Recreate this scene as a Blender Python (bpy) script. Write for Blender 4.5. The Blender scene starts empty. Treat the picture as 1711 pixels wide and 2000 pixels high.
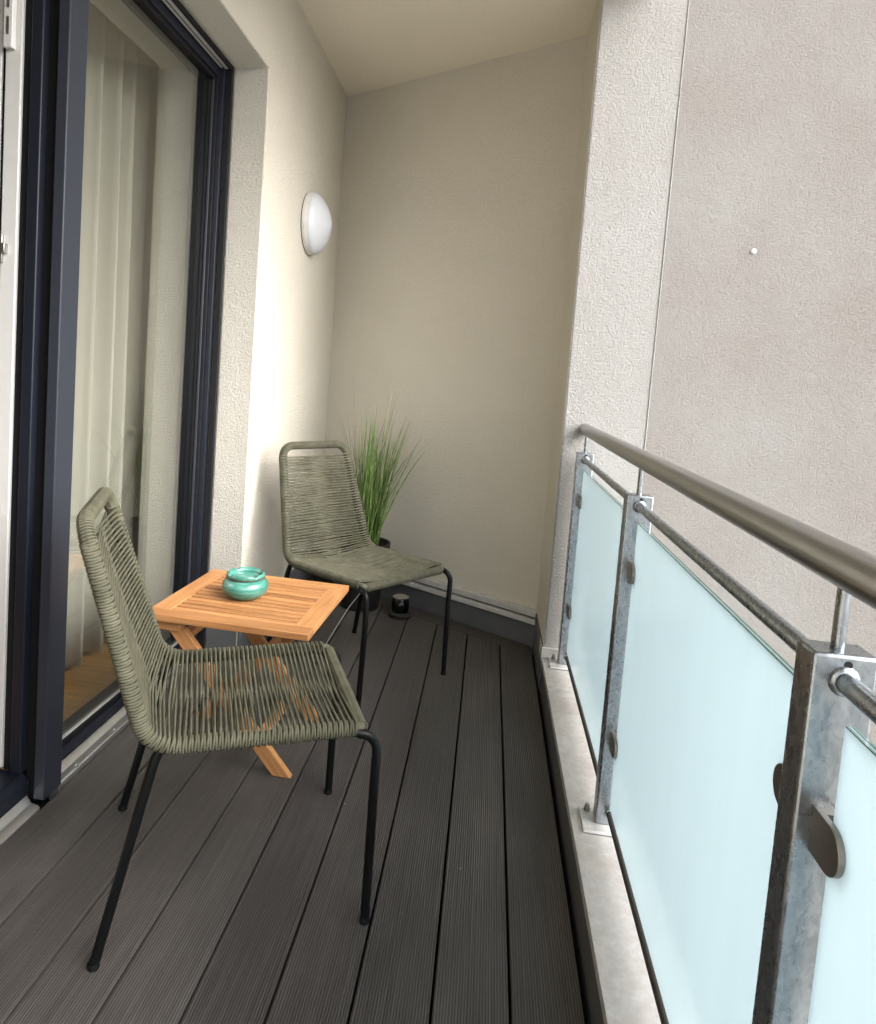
import bpy, bmesh, math, random
from mathutils import Vector, Matrix
random.seed(7)
PI = math.pi
scene = bpy.context.scene
C = scene.collection

# ------------------------------------------------------------------ camera
CAM_H = 1.1672
YAW, PITCH, ROLL = -0.1222, 0.0774, -0.0724
F_PX, CX, CY = 1364.86, 785.58, 836.40            # in the 1711 x 2000 photograph
def cam_axes(yaw, pitch, roll):
    f = Vector((math.sin(yaw) * math.cos(pitch), math.cos(yaw) * math.cos(pitch), -math.sin(pitch)))
    r = Vector((math.cos(yaw), -math.sin(yaw), 0))
    d = f.cross(r)
    return r * math.cos(roll) + d * math.sin(roll), -r * math.sin(roll) + d * math.cos(roll), f
r_, d_, f_ = cam_axes(YAW, PITCH, ROLL)
cam = bpy.data.cameras.new('camera')
cam.sensor_fit = 'VERTICAL'
cam.sensor_height = 36.0
cam.lens = F_PX / 2000 * 36.0
cam.shift_x = (855.5 - CX) / 2000
cam.shift_y = -(1000 - CY) / 2000
cam.clip_start, cam.clip_end = 0.02, 3000
co = bpy.data.objects.new('camera', cam)
C.objects.link(co)
M = Matrix((r_, -d_, -f_)).transposed().to_4x4()
M.translation = (0, 0, CAM_H)
co.matrix_world = M
scene.camera = co

# ------------------------------------------------------------------ sky, sun, exposure
SUN_EL, SUN_AZ = math.radians(34), math.radians(114)      # azimuth measured from +Y towards +X
w = bpy.data.worlds.new('World'); scene.world = w; w.use_nodes = True
nt = w.node_tree; nt.nodes.clear()
sky = nt.nodes.new('ShaderNodeTexSky'); sky.sky_type = 'NISHITA'; sky.sun_disc = False
sky.sun_elevation = SUN_EL; sky.sun_rotation = SUN_AZ
sky.air_density = 1.0; sky.dust_density = 3.0; sky.ozone_density = 1.0
hs = nt.nodes.new('ShaderNodeHueSaturation'); hs.inputs['Saturation'].default_value = 0.28
bg = nt.nodes.new('ShaderNodeBackground'); bg.inputs['Strength'].default_value = 0.15
wo = nt.nodes.new('ShaderNodeOutputWorld')
nt.links.new(sky.outputs[0], hs.inputs['Color']); nt.links.new(hs.outputs[0], bg.inputs['Color'])
nt.links.new(bg.outputs[0], wo.inputs['Surface'])
sl = bpy.data.lights.new('sun', 'SUN'); sl.energy = 1.5; sl.angle = math.radians(55); sl.color = (1.0, 0.985, 0.96)
so = bpy.data.objects.new('sun', sl); C.objects.link(so)
sd = Vector((math.sin(SUN_AZ) * math.cos(SUN_EL), math.cos(SUN_AZ) * math.cos(SUN_EL), math.sin(SUN_EL)))
so.rotation_euler = (-sd).to_track_quat('-Z', 'Y').to_euler(); so.location = sd * 30
vs = scene.view_settings
vs.view_transform = 'Standard'; vs.look = 'None'; vs.exposure = 1.80; vs.gamma = 1.0; vs.use_curve_mapping = False
scene.render.engine = 'CYCLES'
scene.cycles.max_bounces = 12; scene.cycles.diffuse_bounces = 6; scene.cycles.transparent_max_bounces = 16
scene.cycles.transmission_bounces = 8; scene.cycles.glossy_bounces = 5

# ------------------------------------------------------------------ materials
MATS = {}
def new_mat(name):
    m = bpy.data.materials.new(name); m.use_nodes = True
    MATS[name] = m
    return m, m.node_tree, m.node_tree.nodes['Principled BSDF']
def N(t, kind, **kw):
    n = t.nodes.new(kind)
    for k, v in kw.items():
        if k in n.inputs: n.inputs[k].default_value = v
        else: setattr(n, k, v)
    return n
def ramp(t, src, stops):
    r = t.nodes.new('ShaderNodeValToRGB'); e = r.color_ramp.elements
    while len(e) < len(stops): e.new(0.5)
    for q, (p, c) in zip(e, stops):
        q.position = p; q.color = (*c, 1) if len(c) == 3 else c
    t.links.new(src, r.inputs[0]); return r
def pos(t, scale=(1, 1, 1), obj=False):
    tc = t.nodes.new('ShaderNodeTexCoord') if obj else t.nodes.new('ShaderNodeNewGeometry')
    mp = t.nodes.new('ShaderNodeMapping'); mp.inputs['Scale'].default_value = scale
    t.links.new(tc.outputs['Object' if obj else 'Position'], mp.inputs['Vector'])
    return mp.outputs[0]
def mixc(t, fac, a, b, mode='MIX'):
    m = t.nodes.new('ShaderNodeMix'); m.data_type = 'RGBA'; m.blend_type = mode
    for sock, v in ((m.inputs[0], fac), (m.inputs[6], a), (m.inputs[7], b)):
        if hasattr(v, 'links') or isinstance(v, bpy.types.NodeSocket): t.links.new(v, sock)
        else: sock.default_value = v if not isinstance(v, tuple) else (*v, 1)
    return m.outputs[2]
def math_(t, op, a, b=0.5):
    m = t.nodes.new('ShaderNodeMath'); m.operation = op
    for s, v in ((m.inputs[0], a), (m.inputs[1], b)):
        if isinstance(v, bpy.types.NodeSocket): t.links.new(v, s)
        else: s.default_value = v
    return m.outputs[0]
def bump(t, b, h, strength=1.0, dist=0.002, prev=None):
    n = t.nodes.new('ShaderNodeBump'); n.inputs['Strength'].default_value = strength; n.inputs['Distance'].default_value = dist
    t.links.new(h, n.inputs['Height'])
    if prev: t.links.new(prev, n.inputs['Normal'])
    if b: t.links.new(n.outputs[0], b.inputs['Normal'])
    return n.outputs[0]

def stucco(name, c1, c2, grain=95.0, dist=0.006, blot=1.6):
    m, t, b = new_mat(name)
    p = pos(t)
    n1 = N(t, 'ShaderNodeTexNoise', Scale=grain, Detail=5.0, Roughness=0.62, Distortion=0.25); t.links.new(p, n1.inputs['Vector'])
    v = N(t, 'ShaderNodeTexVoronoi', Scale=grain * 1.15, feature='SMOOTH_F1'); t.links.new(p, v.inputs['Vector'])
    wp = mixc(t, 0.06, p, n1.outputs['Color'], 'ADD'); t.links.new(wp, v.inputs['Vector'])
    fine = N(t, 'ShaderNodeTexNoise', Scale=grain * 5, Detail=2.0); t.links.new(p, fine.inputs['Vector'])
    big = N(t, 'ShaderNodeTexNoise', Scale=blot, Detail=4.0, Roughness=0.6); t.links.new(p, big.inputs['Vector'])
    worm = ramp(t, n1.outputs['Fac'], [(0.36, (0, 0, 0)), (0.5, (0.75, 0.75, 0.75)), (0.66, (1, 1, 1))])
    mid = N(t, 'ShaderNodeTexNoise', Scale=grain * 0.33, Detail=2.0); t.links.new(p, mid.inputs['Vector'])
    h = math_(t, 'ADD', math_(t, 'MULTIPLY', worm.outputs[0], 0.40), math_(t, 'MULTIPLY', v.outputs['Distance'], -0.55))
    h = math_(t, 'ADD', h, math_(t, 'MULTIPLY', n1.outputs['Fac'], 0.7))
    h = math_(t, 'ADD', h, math_(t, 'MULTIPLY', mid.outputs['Fac'], 0.6))
    h = math_(t, 'ADD', h, math_(t, 'MULTIPLY', fine.outputs['Fac'], 0.30))
    bl = ramp(t, big.outputs['Fac'], [(0.35, c1), (0.65, c2)])
    crev = ramp(t, n1.outputs['Fac'], [(0.3, (0.80, 0.79, 0.78)), (0.48, (1, 1, 1))])      # low spots of the render's grain a little darker
    t.links.new(mixc(t, 0.55, bl.outputs[0], crev.outputs[0], 'MULTIPLY'), b.inputs['Base Color'])
    b.inputs['Roughness'].default_value = 0.9; b.inputs['Specular IOR Level'].default_value = 0.2
    bump(t, b, h, 1.0, dist)
    return m
stucco('cream_render', (0.79, 0.74, 0.635), (0.83, 0.785, 0.68), 160, 0.0050)
stucco('reveal_render', (0.68, 0.645, 0.565), (0.70, 0.67, 0.60), 130, 0.0090)
stucco('grey_render', (0.49, 0.472, 0.45), (0.54, 0.532, 0.518), 130, 0.0098, 1.2)
stucco('neighbour_render', (0.335, 0.308, 0.286), (0.375, 0.364, 0.345), 135, 0.0092, 1.1)
stucco('ceiling_render', (0.80, 0.74, 0.62), (0.83, 0.77, 0.65), 160, 0.0012)

def simple(name, col, rough=0.5, metal=0.0, spec=0.5, var=0.08, scale=30.0, bmp=0.0, bscale=200.0, stretch=(1, 1, 1), obj=True):
    m, t, b = new_mat(name)
    p = pos(t, stretch, obj)
    n = N(t, 'ShaderNodeTexNoise', Scale=scale, Detail=5.0, Roughness=0.6); t.links.new(p, n.inputs['Vector'])
    lo = tuple(max(0, c * (1 - var)) for c in col); hi = tuple(min(1, c * (1 + var)) for c in col)
    r = ramp(t, n.outputs['Fac'], [(0.3, lo), (0.7, hi)])
    t.links.new(r.outputs[0], b.inputs['Base Color'])
    rr = ramp(t, n.outputs['Fac'], [(0.3, (rough * 0.88,) * 3), (0.7, (min(1, rough * 1.12),) * 3)])
    t.links.new(rr.outputs[0], b.inputs['Roughness'])
    b.inputs['Metallic'].default_value = metal; b.inputs['Specular IOR Level'].default_value = spec
    if bmp:
        n2 = N(t, 'ShaderNodeTexNoise', Scale=bscale, Detail=3.0); t.links.new(p, n2.inputs['Vector'])
        bump(t, b, n2.outputs['Fac'], 1.0, bmp)
    return m
simple('anthracite', (0.010, 0.012, 0.019), 0.42, 0.0, 0.28, 0.06, 60, 0.0002, 900)
simple('anthracite_light', (0.026, 0.029, 0.039), 0.45, 0.0, 0.28, 0.06, 60, 0.0002, 900)
simple('charcoal', (0.008, 0.008, 0.010), 0.55, 0.0, 0.2)
simple('black_rubber', (0.006, 0.006, 0.007), 0.7, 0.0, 0.2)
simple('white_pvc', (0.56, 0.555, 0.54), 0.35, 0.0, 0.5, 0.03)
simple('sill_aluminium', (0.62, 0.61, 0.58), 0.38, 0.85, 0.5, 0.1, 40, 0.0003, 120, (1, 0.1, 1))
simple('mill_aluminium', (0.56, 0.55, 0.53), 0.45, 0.25, 0.5, 0.1, 40)
simple('strike_steel', (0.40, 0.39, 0.37), 0.35, 0.9)
simple('powder_black', (0.004, 0.0043, 0.0043), 0.36, 0.0, 0.2, 0.1, 200, 0.0001, 1500)
simple('stainless', (0.36, 0.352, 0.338), 0.30, 0.95, 0.5, 0.06, 25, 0.00012, 300, (1, 0.03, 1))
simple('clamp_steel', (0.235, 0.215, 0.19), 0.38, 0.9, 0.5, 0.1, 60)
simple('plinth_grey', (0.095, 0.098, 0.102), 0.55, 0.0, 0.4, 0.12, 14, 0.0004, 60)
simple('parapet_face', (0.085, 0.085, 0.085), 0.6, 0.0, 0.4, 0.2, 18, 0.0006, 60)
simple('dark_void', (0.012, 0.012, 0.012), 0.95, 0.0, 0.1)
simple('lamp_base', (0.60, 0.585, 0.56), 0.35)
simple('pot_plastic', (0.012, 0.012, 0.012), 0.42)
simple('soil', (0.02, 0.015, 0.011), 0.95, 0, 0.1, 0.4, 80, 0.004, 90)
simple('cut_edge', (0.05, 0.12, 0.10), 0.15, 0.0, 0.6)
simple('lower_rail_paint', (0.028, 0.025, 0.023), 0.5, 0, 0.3)
simple('chrome', (0.62, 0.61, 0.58), 0.12, 1.0)
simple('room_paint', (0.62, 0.60, 0.55), 0.8)
simple('slab_concrete', (0.32, 0.31, 0.29), 0.85, 0, 0.3, 0.15, 6, 0.002, 40)

# opal diffuser of the wall lamp
m, t, b = new_mat('opal'); b.inputs['Base Color'].default_value = (0.56, 0.58, 0.62, 1); b.inputs['Roughness'].default_value = 0.28
b.inputs['Subsurface Weight'].default_value = 0.25; b.inputs['Subsurface Radius'].default_value = (0.02, 0.02, 0.02)

# ribbed composite decking
m, t, b = new_mat('decking')
p = pos(t)
sx = t.nodes.new('ShaderNodeSeparateXYZ'); t.links.new(p, sx.inputs[0])
oi = t.nodes.new('ShaderNodeObjectInfo')
groove = math_(t, 'SINE', math_(t, 'MULTIPLY', sx.outputs['X'], 2 * PI / 0.0056), 0)
groove01 = math_(t, 'MULTIPLY_ADD', groove, 0.5)
gp = pos(t, (160, 2.2, 160)); gn = N(t, 'ShaderNodeTexNoise', Scale=1.0, Detail=4.0, Roughness=0.65); t.links.new(gp, gn.inputs['Vector'])
gq = pos(t, (1, 0.35, 1)); wn = N(t, 'ShaderNodeTexNoise', Scale=4.5, Detail=5.0, Roughness=0.65); t.links.new(gq, wn.inputs['Vector'])
dust = N(t, 'ShaderNodeTexNoise', Scale=420.0, Detail=2.0); t.links.new(p, dust.inputs['Vector'])
base = ramp(t, wn.outputs['Fac'], [(0.30, (0.064, 0.057, 0.0535)), (0.52, (0.084, 0.076, 0.0715)), (0.72, (0.114, 0.104, 0.097))])
c1 = mixc(t, 0.7, base.outputs[0], ramp(t, gn.outputs['Fac'], [(0.3, (0.62, 0.62, 0.62)), (0.7, (1.25, 1.25, 1.25))]).outputs[0], 'MULTIPLY')
c2 = mixc(t, 0.85, c1, ramp(t, groove01, [(0.15, (0.50, 0.50, 0.50)), (0.8, (1.30, 1.30, 1.30))]).outputs[0], 'MULTIPLY')
rnd = ramp(t, oi.outputs['Random'], [(0.0, (0.88, 0.88, 0.89)), (1.0, (1.12, 1.11, 1.09))])
c3 = mixc(t, 1.0, c2, rnd.outputs[0], 'MULTIPLY')
sp = ramp(t, dust.outputs['Fac'], [(0.76, (0, 0, 0)), (0.82, (1, 1, 1))])
c4 = mixc(t, math_(t, 'MULTIPLY', sp.outputs[0], 0.35), c3, (0.3, 0.28, 0.25))
t.links.new(c4, b.inputs['Base Color'])
t.links.new(ramp(t, wn.outputs['Fac'], [(0.3, (0.50,) * 3), (0.7, (0.66,) * 3)]).outputs[0], b.inputs['Roughness'])
b.inputs['Specular IOR Level'].default_value = 0.28
h = math_(t, 'ADD', math_(t, 'MULTIPLY', groove01, 0.8), math_(t, 'MULTIPLY', gn.outputs['Fac'], 0.8))
bump(t, b, h, 0.9, 0.0012)

# hot dip galvanised steel
m, t, b = new_mat('galvanised')
p = pos(t, (1, 1, 0.55))
v = N(t, 'ShaderNodeTexVoronoi', Scale=150.0); t.links.new(p, v.inputs['Vector'])
n = N(t, 'ShaderNodeTexNoise', Scale=75.0, Detail=5.0, Roughness=0.65, Distortion=0.8); t.links.new(p, n.inputs['Vector'])
n2 = N(t, 'ShaderNodeTexNoise', Scale=7.0, Detail=3.0); t.links.new(p, n2.inputs['Vector'])
g1 = ramp(t, n.outputs['Fac'], [(0.30, (0.225, 0.255, 0.28)), (0.5, (0.275, 0.305, 0.328)), (0.70, (0.33, 0.355, 0.375))])
g2 = mixc(t, 0.35, g1.outputs[0], ramp(t, v.outputs['Distance'], [(0.1, (0.6, 0.6, 0.6)), (0.6, (1.2, 1.2, 1.2))]).outputs[0], 'MULTIPLY')
t.links.new(mixc(t, math_(t, 'MULTIPLY', n2.outputs['Fac'], 0.35), g2, (0.30, 0.29, 0.295)), b.inputs['Base Color'])
t.links.new(ramp(t, n.outputs['Fac'], [(0.3, (0.21,) * 3), (0.7, (0.36,) * 3)]).outputs[0], b.inputs['Roughness'])
b.inputs['Metallic'].default_value = 0.92
bump(t, b, n.outputs['Fac'], 0.5, 0.00025)

# weathered sheet-metal coping
m, t, b = new_mat('coping_metal')
p = pos(t, (1, 1, 1))
n = N(t, 'ShaderNodeTexNoise', Scale=38.0, Detail=8.0, Roughness=0.78, Distortion=0.3); t.links.new(p, n.inputs['Vector'])
n2 = N(t, 'ShaderNodeTexNoise', Scale=4.5, Detail=4.0, Distortion=0.5); t.links.new(p, n2.inputs['Vector'])
v = N(t, 'ShaderNodeTexVoronoi', Scale=90.0); t.links.new(p, v.inputs['Vector'])
a = ramp(t, n.outputs['Fac'], [(0.30, (0.43, 0.42, 0.41)), (0.5, (0.52, 0.512, 0.505)), (0.62, (0.58, 0.578, 0.582)), (0.74, (0.74, 0.75, 0.78))])
st = ramp(t, n2.outputs['Fac'], [(0.42, (1, 1, 1)), (0.58, (0.94, 0.91, 0.88)), (0.70, (0.76, 0.70, 0.66))])
t.links.new(mixc(t, 0.85, a.outputs[0], st.outputs[0], 'MULTIPLY'), b.inputs['Base Color'])
t.links.new(ramp(t, n.outputs['Fac'], [(0.3, (0.62,) * 3), (0.7, (0.36,) * 3)]).outputs[0], b.inputs['Roughness'])
b.inputs['Metallic'].default_value = 0.35
bump(t, b, n.outputs['Fac'], 0.5, 0.0008)

def schlick(t):
    lw = t.nodes.new('ShaderNodeLayerWeight'); lw.inputs['Blend'].default_value = 0.5
    return math_(t, 'ADD', math_(t, 'MULTIPLY', math_(t, 'POWER', lw.outputs['Facing'], 5.0), 0.96), 0.04)

# frosted (satin) safety glass
m, t, b = new_mat('frosted_glass'); t.nodes.remove(b)
out = t.nodes['Material Output']
tr = N(t, 'ShaderNodeBsdfTranslucent'); tr.inputs['Color'].default_value = (0.605, 0.69, 0.72, 1)
df = N(t, 'ShaderNodeBsdfDiffuse'); df.inputs['Color'].default_value = (0.58, 0.65, 0.665, 1)
gl = N(t, 'ShaderNodeBsdfGlossy'); gl.inputs['Roughness'].default_value = 0.06; gl.inputs['Color'].default_value = (0.9, 0.95, 0.96, 1)
fr = schlick(t)
m1 = N(t, 'ShaderNodeMixShader'); m1.inputs[0].default_value = 0.30
m2 = N(t, 'ShaderNodeMixShader')
gp_ = pos(t, (14, 14, 1.2)); gn_ = N(t, 'ShaderNodeTexNoise', Scale=1.5, Detail=6.0, Roughness=0.65); t.links.new(gp_, gn_.inputs['Vector'])
dirt = ramp(t, gn_.outputs['Fac'], [(0.35, (0.98, 0.982, 0.982)), (0.65, (1.012, 1.012, 1.012))])           # dried rain marks
t.links.new(mixc(t, 1.0, (0.605, 0.69, 0.72), dirt.outputs[0], 'MULTIPLY'), tr.inputs['Color'])
t.links.new(ramp(t, gn_.outputs['Fac'], [(0.35, (0.04,) * 3), (0.7, (0.16,) * 3)]).outputs[0], gl.inputs['Roughness'])
t.links.new(tr.outputs[0], m1.inputs[1]); t.links.new(df.outputs[0], m1.inputs[2])
t.links.new(fr, m2.inputs[0]); t.links.new(m1.outputs[0], m2.inputs[1]); t.links.new(gl.outputs[0], m2.inputs[2])
t.links.new(m2.outputs[0], out.inputs['Surface'])

# clear window glass (thin pane)
def clear_glass(name, tint, gain):
    m, t, b = new_mat(name); t.nodes.remove(b)
    out = t.nodes['Material Output']
    tp = N(t, 'ShaderNodeBsdfTransparent'); tp.inputs['Color'].default_value = (*tint, 1)
    gl = N(t, 'ShaderNodeBsdfGlossy'); gl.inputs['Roughness'].default_value = 0.0
    fr = schlick(t)
    mx = N(t, 'ShaderNodeMixShader')
    t.links.new(math_(t, 'MINIMUM', math_(t, 'MULTIPLY', fr, gain), 1.0), mx.inputs[0])
    t.links.new(tp.outputs[0], mx.inputs[1]); t.links.new(gl.outputs[0], mx.inputs[2]); t.links.new(mx.outputs[0], out.inputs['Surface'])
clear_glass('window_glass', (0.905, 0.922, 0.908), 2.5)
clear_glass('lantern_glass', (0.25, 0.25, 0.25), 1.2)

# polyester rope
m, t, b = new_mat('rope')
p = pos(t, (1, 1, 1), True)
n = N(t, 'ShaderNodeTexNoise', Scale=28.0, Detail=3.0); t.links.new(p, n.inputs['Vector'])
f = N(t, 'ShaderNodeTexNoise', Scale=900.0, Detail=2.0); t.links.new(p, f.inputs['Vector'])
r = ramp(t, n.outputs['Fac'], [(0.3, (0.072, 0.069, 0.046)), (0.7, (0.114, 0.109, 0.075))])
t.links.new(mixc(t, 0.35, r.outputs[0], f.outputs['Fac'], 'OVERLAY'), b.inputs['Base Color'])
b.inputs['Roughness'].default_value = 0.72; b.inputs['Specular IOR Level'].default_value = 0.2
bump(t, b, f.outputs['Fac'], 0.6, 0.0006)

# oiled acacia; grain runs along each piece's own X
m, t, b = new_mat('acacia')
oi = t.nodes.new('ShaderNodeObjectInfo')
tc = t.nodes.new('ShaderNodeTexCoord')
off = t.nodes.new('ShaderNodeVectorMath'); off.operation = 'ADD'
cmb = t.nodes.new('ShaderNodeCombineXYZ')
for k in range(3): t.links.new(math_(t, 'MULTIPLY', oi.outputs['Random'], 13.0 + 7 * k), cmb.inputs[k])
t.links.new(tc.outputs['Object'], off.inputs[0]); t.links.new(cmb.outputs[0], off.inputs[1])
mp = t.nodes.new('ShaderNodeMapping'); mp.inputs['Scale'].default_value = (3.0, 60, 60); t.links.new(off.outputs[0], mp.inputs[0])
n = N(t, 'ShaderNodeTexNoise', Scale=1.4, Detail=6.0, Roughness=0.6, Distortion=1.0); t.links.new(mp.outputs[0], n.inputs['Vector'])
mp2 = t.nodes.new('ShaderNodeMapping'); mp2.inputs['Scale'].default_value = (6.0, 14, 14); t.links.new(off.outputs[0], mp2.inputs[0])
n2 = N(t, 'ShaderNodeTexNoise', Scale=1.0, Detail=3.0); t.links.new(mp2.outputs[0], n2.inputs['Vector'])
r = ramp(t, n.outputs['Fac'], [(0.25, (0.30, 0.128, 0.047)), (0.5, (0.44, 0.210, 0.082)), (0.75, (0.53, 0.275, 0.118))])
r2 = ramp(t, n2.outputs['Fac'], [(0.3, (0.86, 0.84, 0.80)), (0.7, (1.08, 1.06, 1.04))])
rr = ramp(t, oi.outputs['Random'], [(0.0, (0.74, 0.70, 0.66)), (0.5, (0.98, 0.97, 0.95)), (1.0, (1.16, 1.17, 1.18))])
t.links.new(mixc(t, 1.0, mixc(t, 1.0, r.outputs[0], r2.outputs[0], 'MULTIPLY'), rr.outputs[0], 'MULTIPLY'), b.inputs['Base Color'])
b.inputs['Roughness'].default_value = 0.5; b.inputs['Specular IOR Level'].default_value = 0.35
bump(t, b, n.outputs['Fac'], 0.5, 0.0006)

# turquoise glaze
m, t, b = new_mat('glaze')
tc = t.nodes.new('ShaderNodeTexCoord')
mp = t.nodes.new('ShaderNodeMapping'); mp.inputs['Scale'].default_value = (12, 12, 110); t.links.new(tc.outputs['Object'], mp.inputs[0])
n = N(t, 'ShaderNodeTexNoise', Scale=1.0, Detail=5.0, Roughness=0.6); t.links.new(mp.outputs[0], n.inputs['Vector'])
n2 = N(t, 'ShaderNodeTexNoise', Scale=28.0, Detail=4.0); t.links.new(tc.outputs['Object'], n2.inputs['Vector'])
r = ramp(t, n.outputs['Fac'], [(0.28, (0.033, 0.135, 0.105)), (0.5, (0.072, 0.255, 0.205)), (0.72, (0.165, 0.385, 0.315))])
r2 = ramp(t, n2.outputs['Fac'], [(0.35, (0.8, 0.9, 0.86)), (0.65, (1.1, 1.05, 1.05))])
t.links.new(mixc(t, 1.0, r.outputs[0], r2.outputs[0], 'MULTIPLY'), b.inputs['Base Color'])
b.inputs['Roughness'].default_value = 0.13; b.inputs['Coat Weight'].default_value = 0.4
bump(t, b, n.outputs['Fac'], 0.4, 0.0012)
simple('glaze_rim', (0.10, 0.065, 0.045), 0.35, 0, 0.5, 0.5, 60)

# curtain, wood floor, grass, ground
m, t, b = new_mat('curtain_cloth')
p = pos(t, (1, 1, 1), True)
n = N(t, 'ShaderNodeTexNoise', Scale=500.0, Detail=2.0); t.links.new(p, n.inputs['Vector'])
t.links.new(ramp(t, n.outputs['Fac'], [(0.3, (0.50, 0.465, 0.405)), (0.7, (0.50, 0.465, 0.405))]).outputs[0], b.inputs['Base Color'])
b.inputs['Roughness'].default_value = 0.9
m, t, b = new_mat('parquet')
p = pos(t, (4, 70, 1)); n = N(t, 'ShaderNodeTexNoise', Scale=1.0, Detail=5.0, Distortion=0.6); t.links.new(p, n.inputs['Vector'])
t.links.new(ramp(t, n.outputs['Fac'], [(0.3, (0.24, 0.125, 0.04)), (0.7, (0.42, 0.24, 0.085))]).outputs[0], b.inputs['Base Color'])
b.inputs['Roughness'].default_value = 0.4
m, t, b = new_mat('grass_blade')
tc = t.nodes.new('ShaderNodeTexCoord'); s3 = t.nodes.new('ShaderNodeSeparateXYZ'); t.links.new(tc.outputs['Object'], s3.inputs[0])
gn = N(t, 'ShaderNodeTexNoise', Scale=22.0, Detail=3.0); mpz = t.nodes.new('ShaderNodeMapping'); mpz.inputs['Scale'].default_value = (6, 6, 0.3)
t.links.new(tc.outputs['Object'], mpz.inputs[0]); t.links.new(mpz.outputs[0], gn.inputs['Vector'])
r = ramp(t, gn.outputs['Fac'], [(0.30, (0.055, 0.10, 0.022)), (0.5, (0.12, 0.20, 0.05)), (0.64, (0.24, 0.33, 0.10)), (0.76, (0.34, 0.36, 0.15))])
t.links.new(r.outputs[0], b.inputs['Base Color']); b.inputs['Roughness'].default_value = 0.45
simple('plume', (0.62, 0.57, 0.40), 0.9, 0, 0.1, 0.15)
m, t, b = new_mat('bounce_paving')  # unseen ground, made pale so it bounces fill light up
p = pos(t); n = N(t, 'ShaderNodeTexNoise', Scale=0.12, Detail=8.0, Roughness=0.7); t.links.new(p, n.inputs['Vector'])
t.links.new(ramp(t, n.outputs['Fac'], [(0.30, (0.10, 0.11, 0.06)), (0.42, (0.26, 0.25, 0.23)), (0.62, (0.34, 0.33, 0.31))]).outputs[0], b.inputs['Base Color'])
b.inputs['Roughness'].default_value = 0.9

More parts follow.
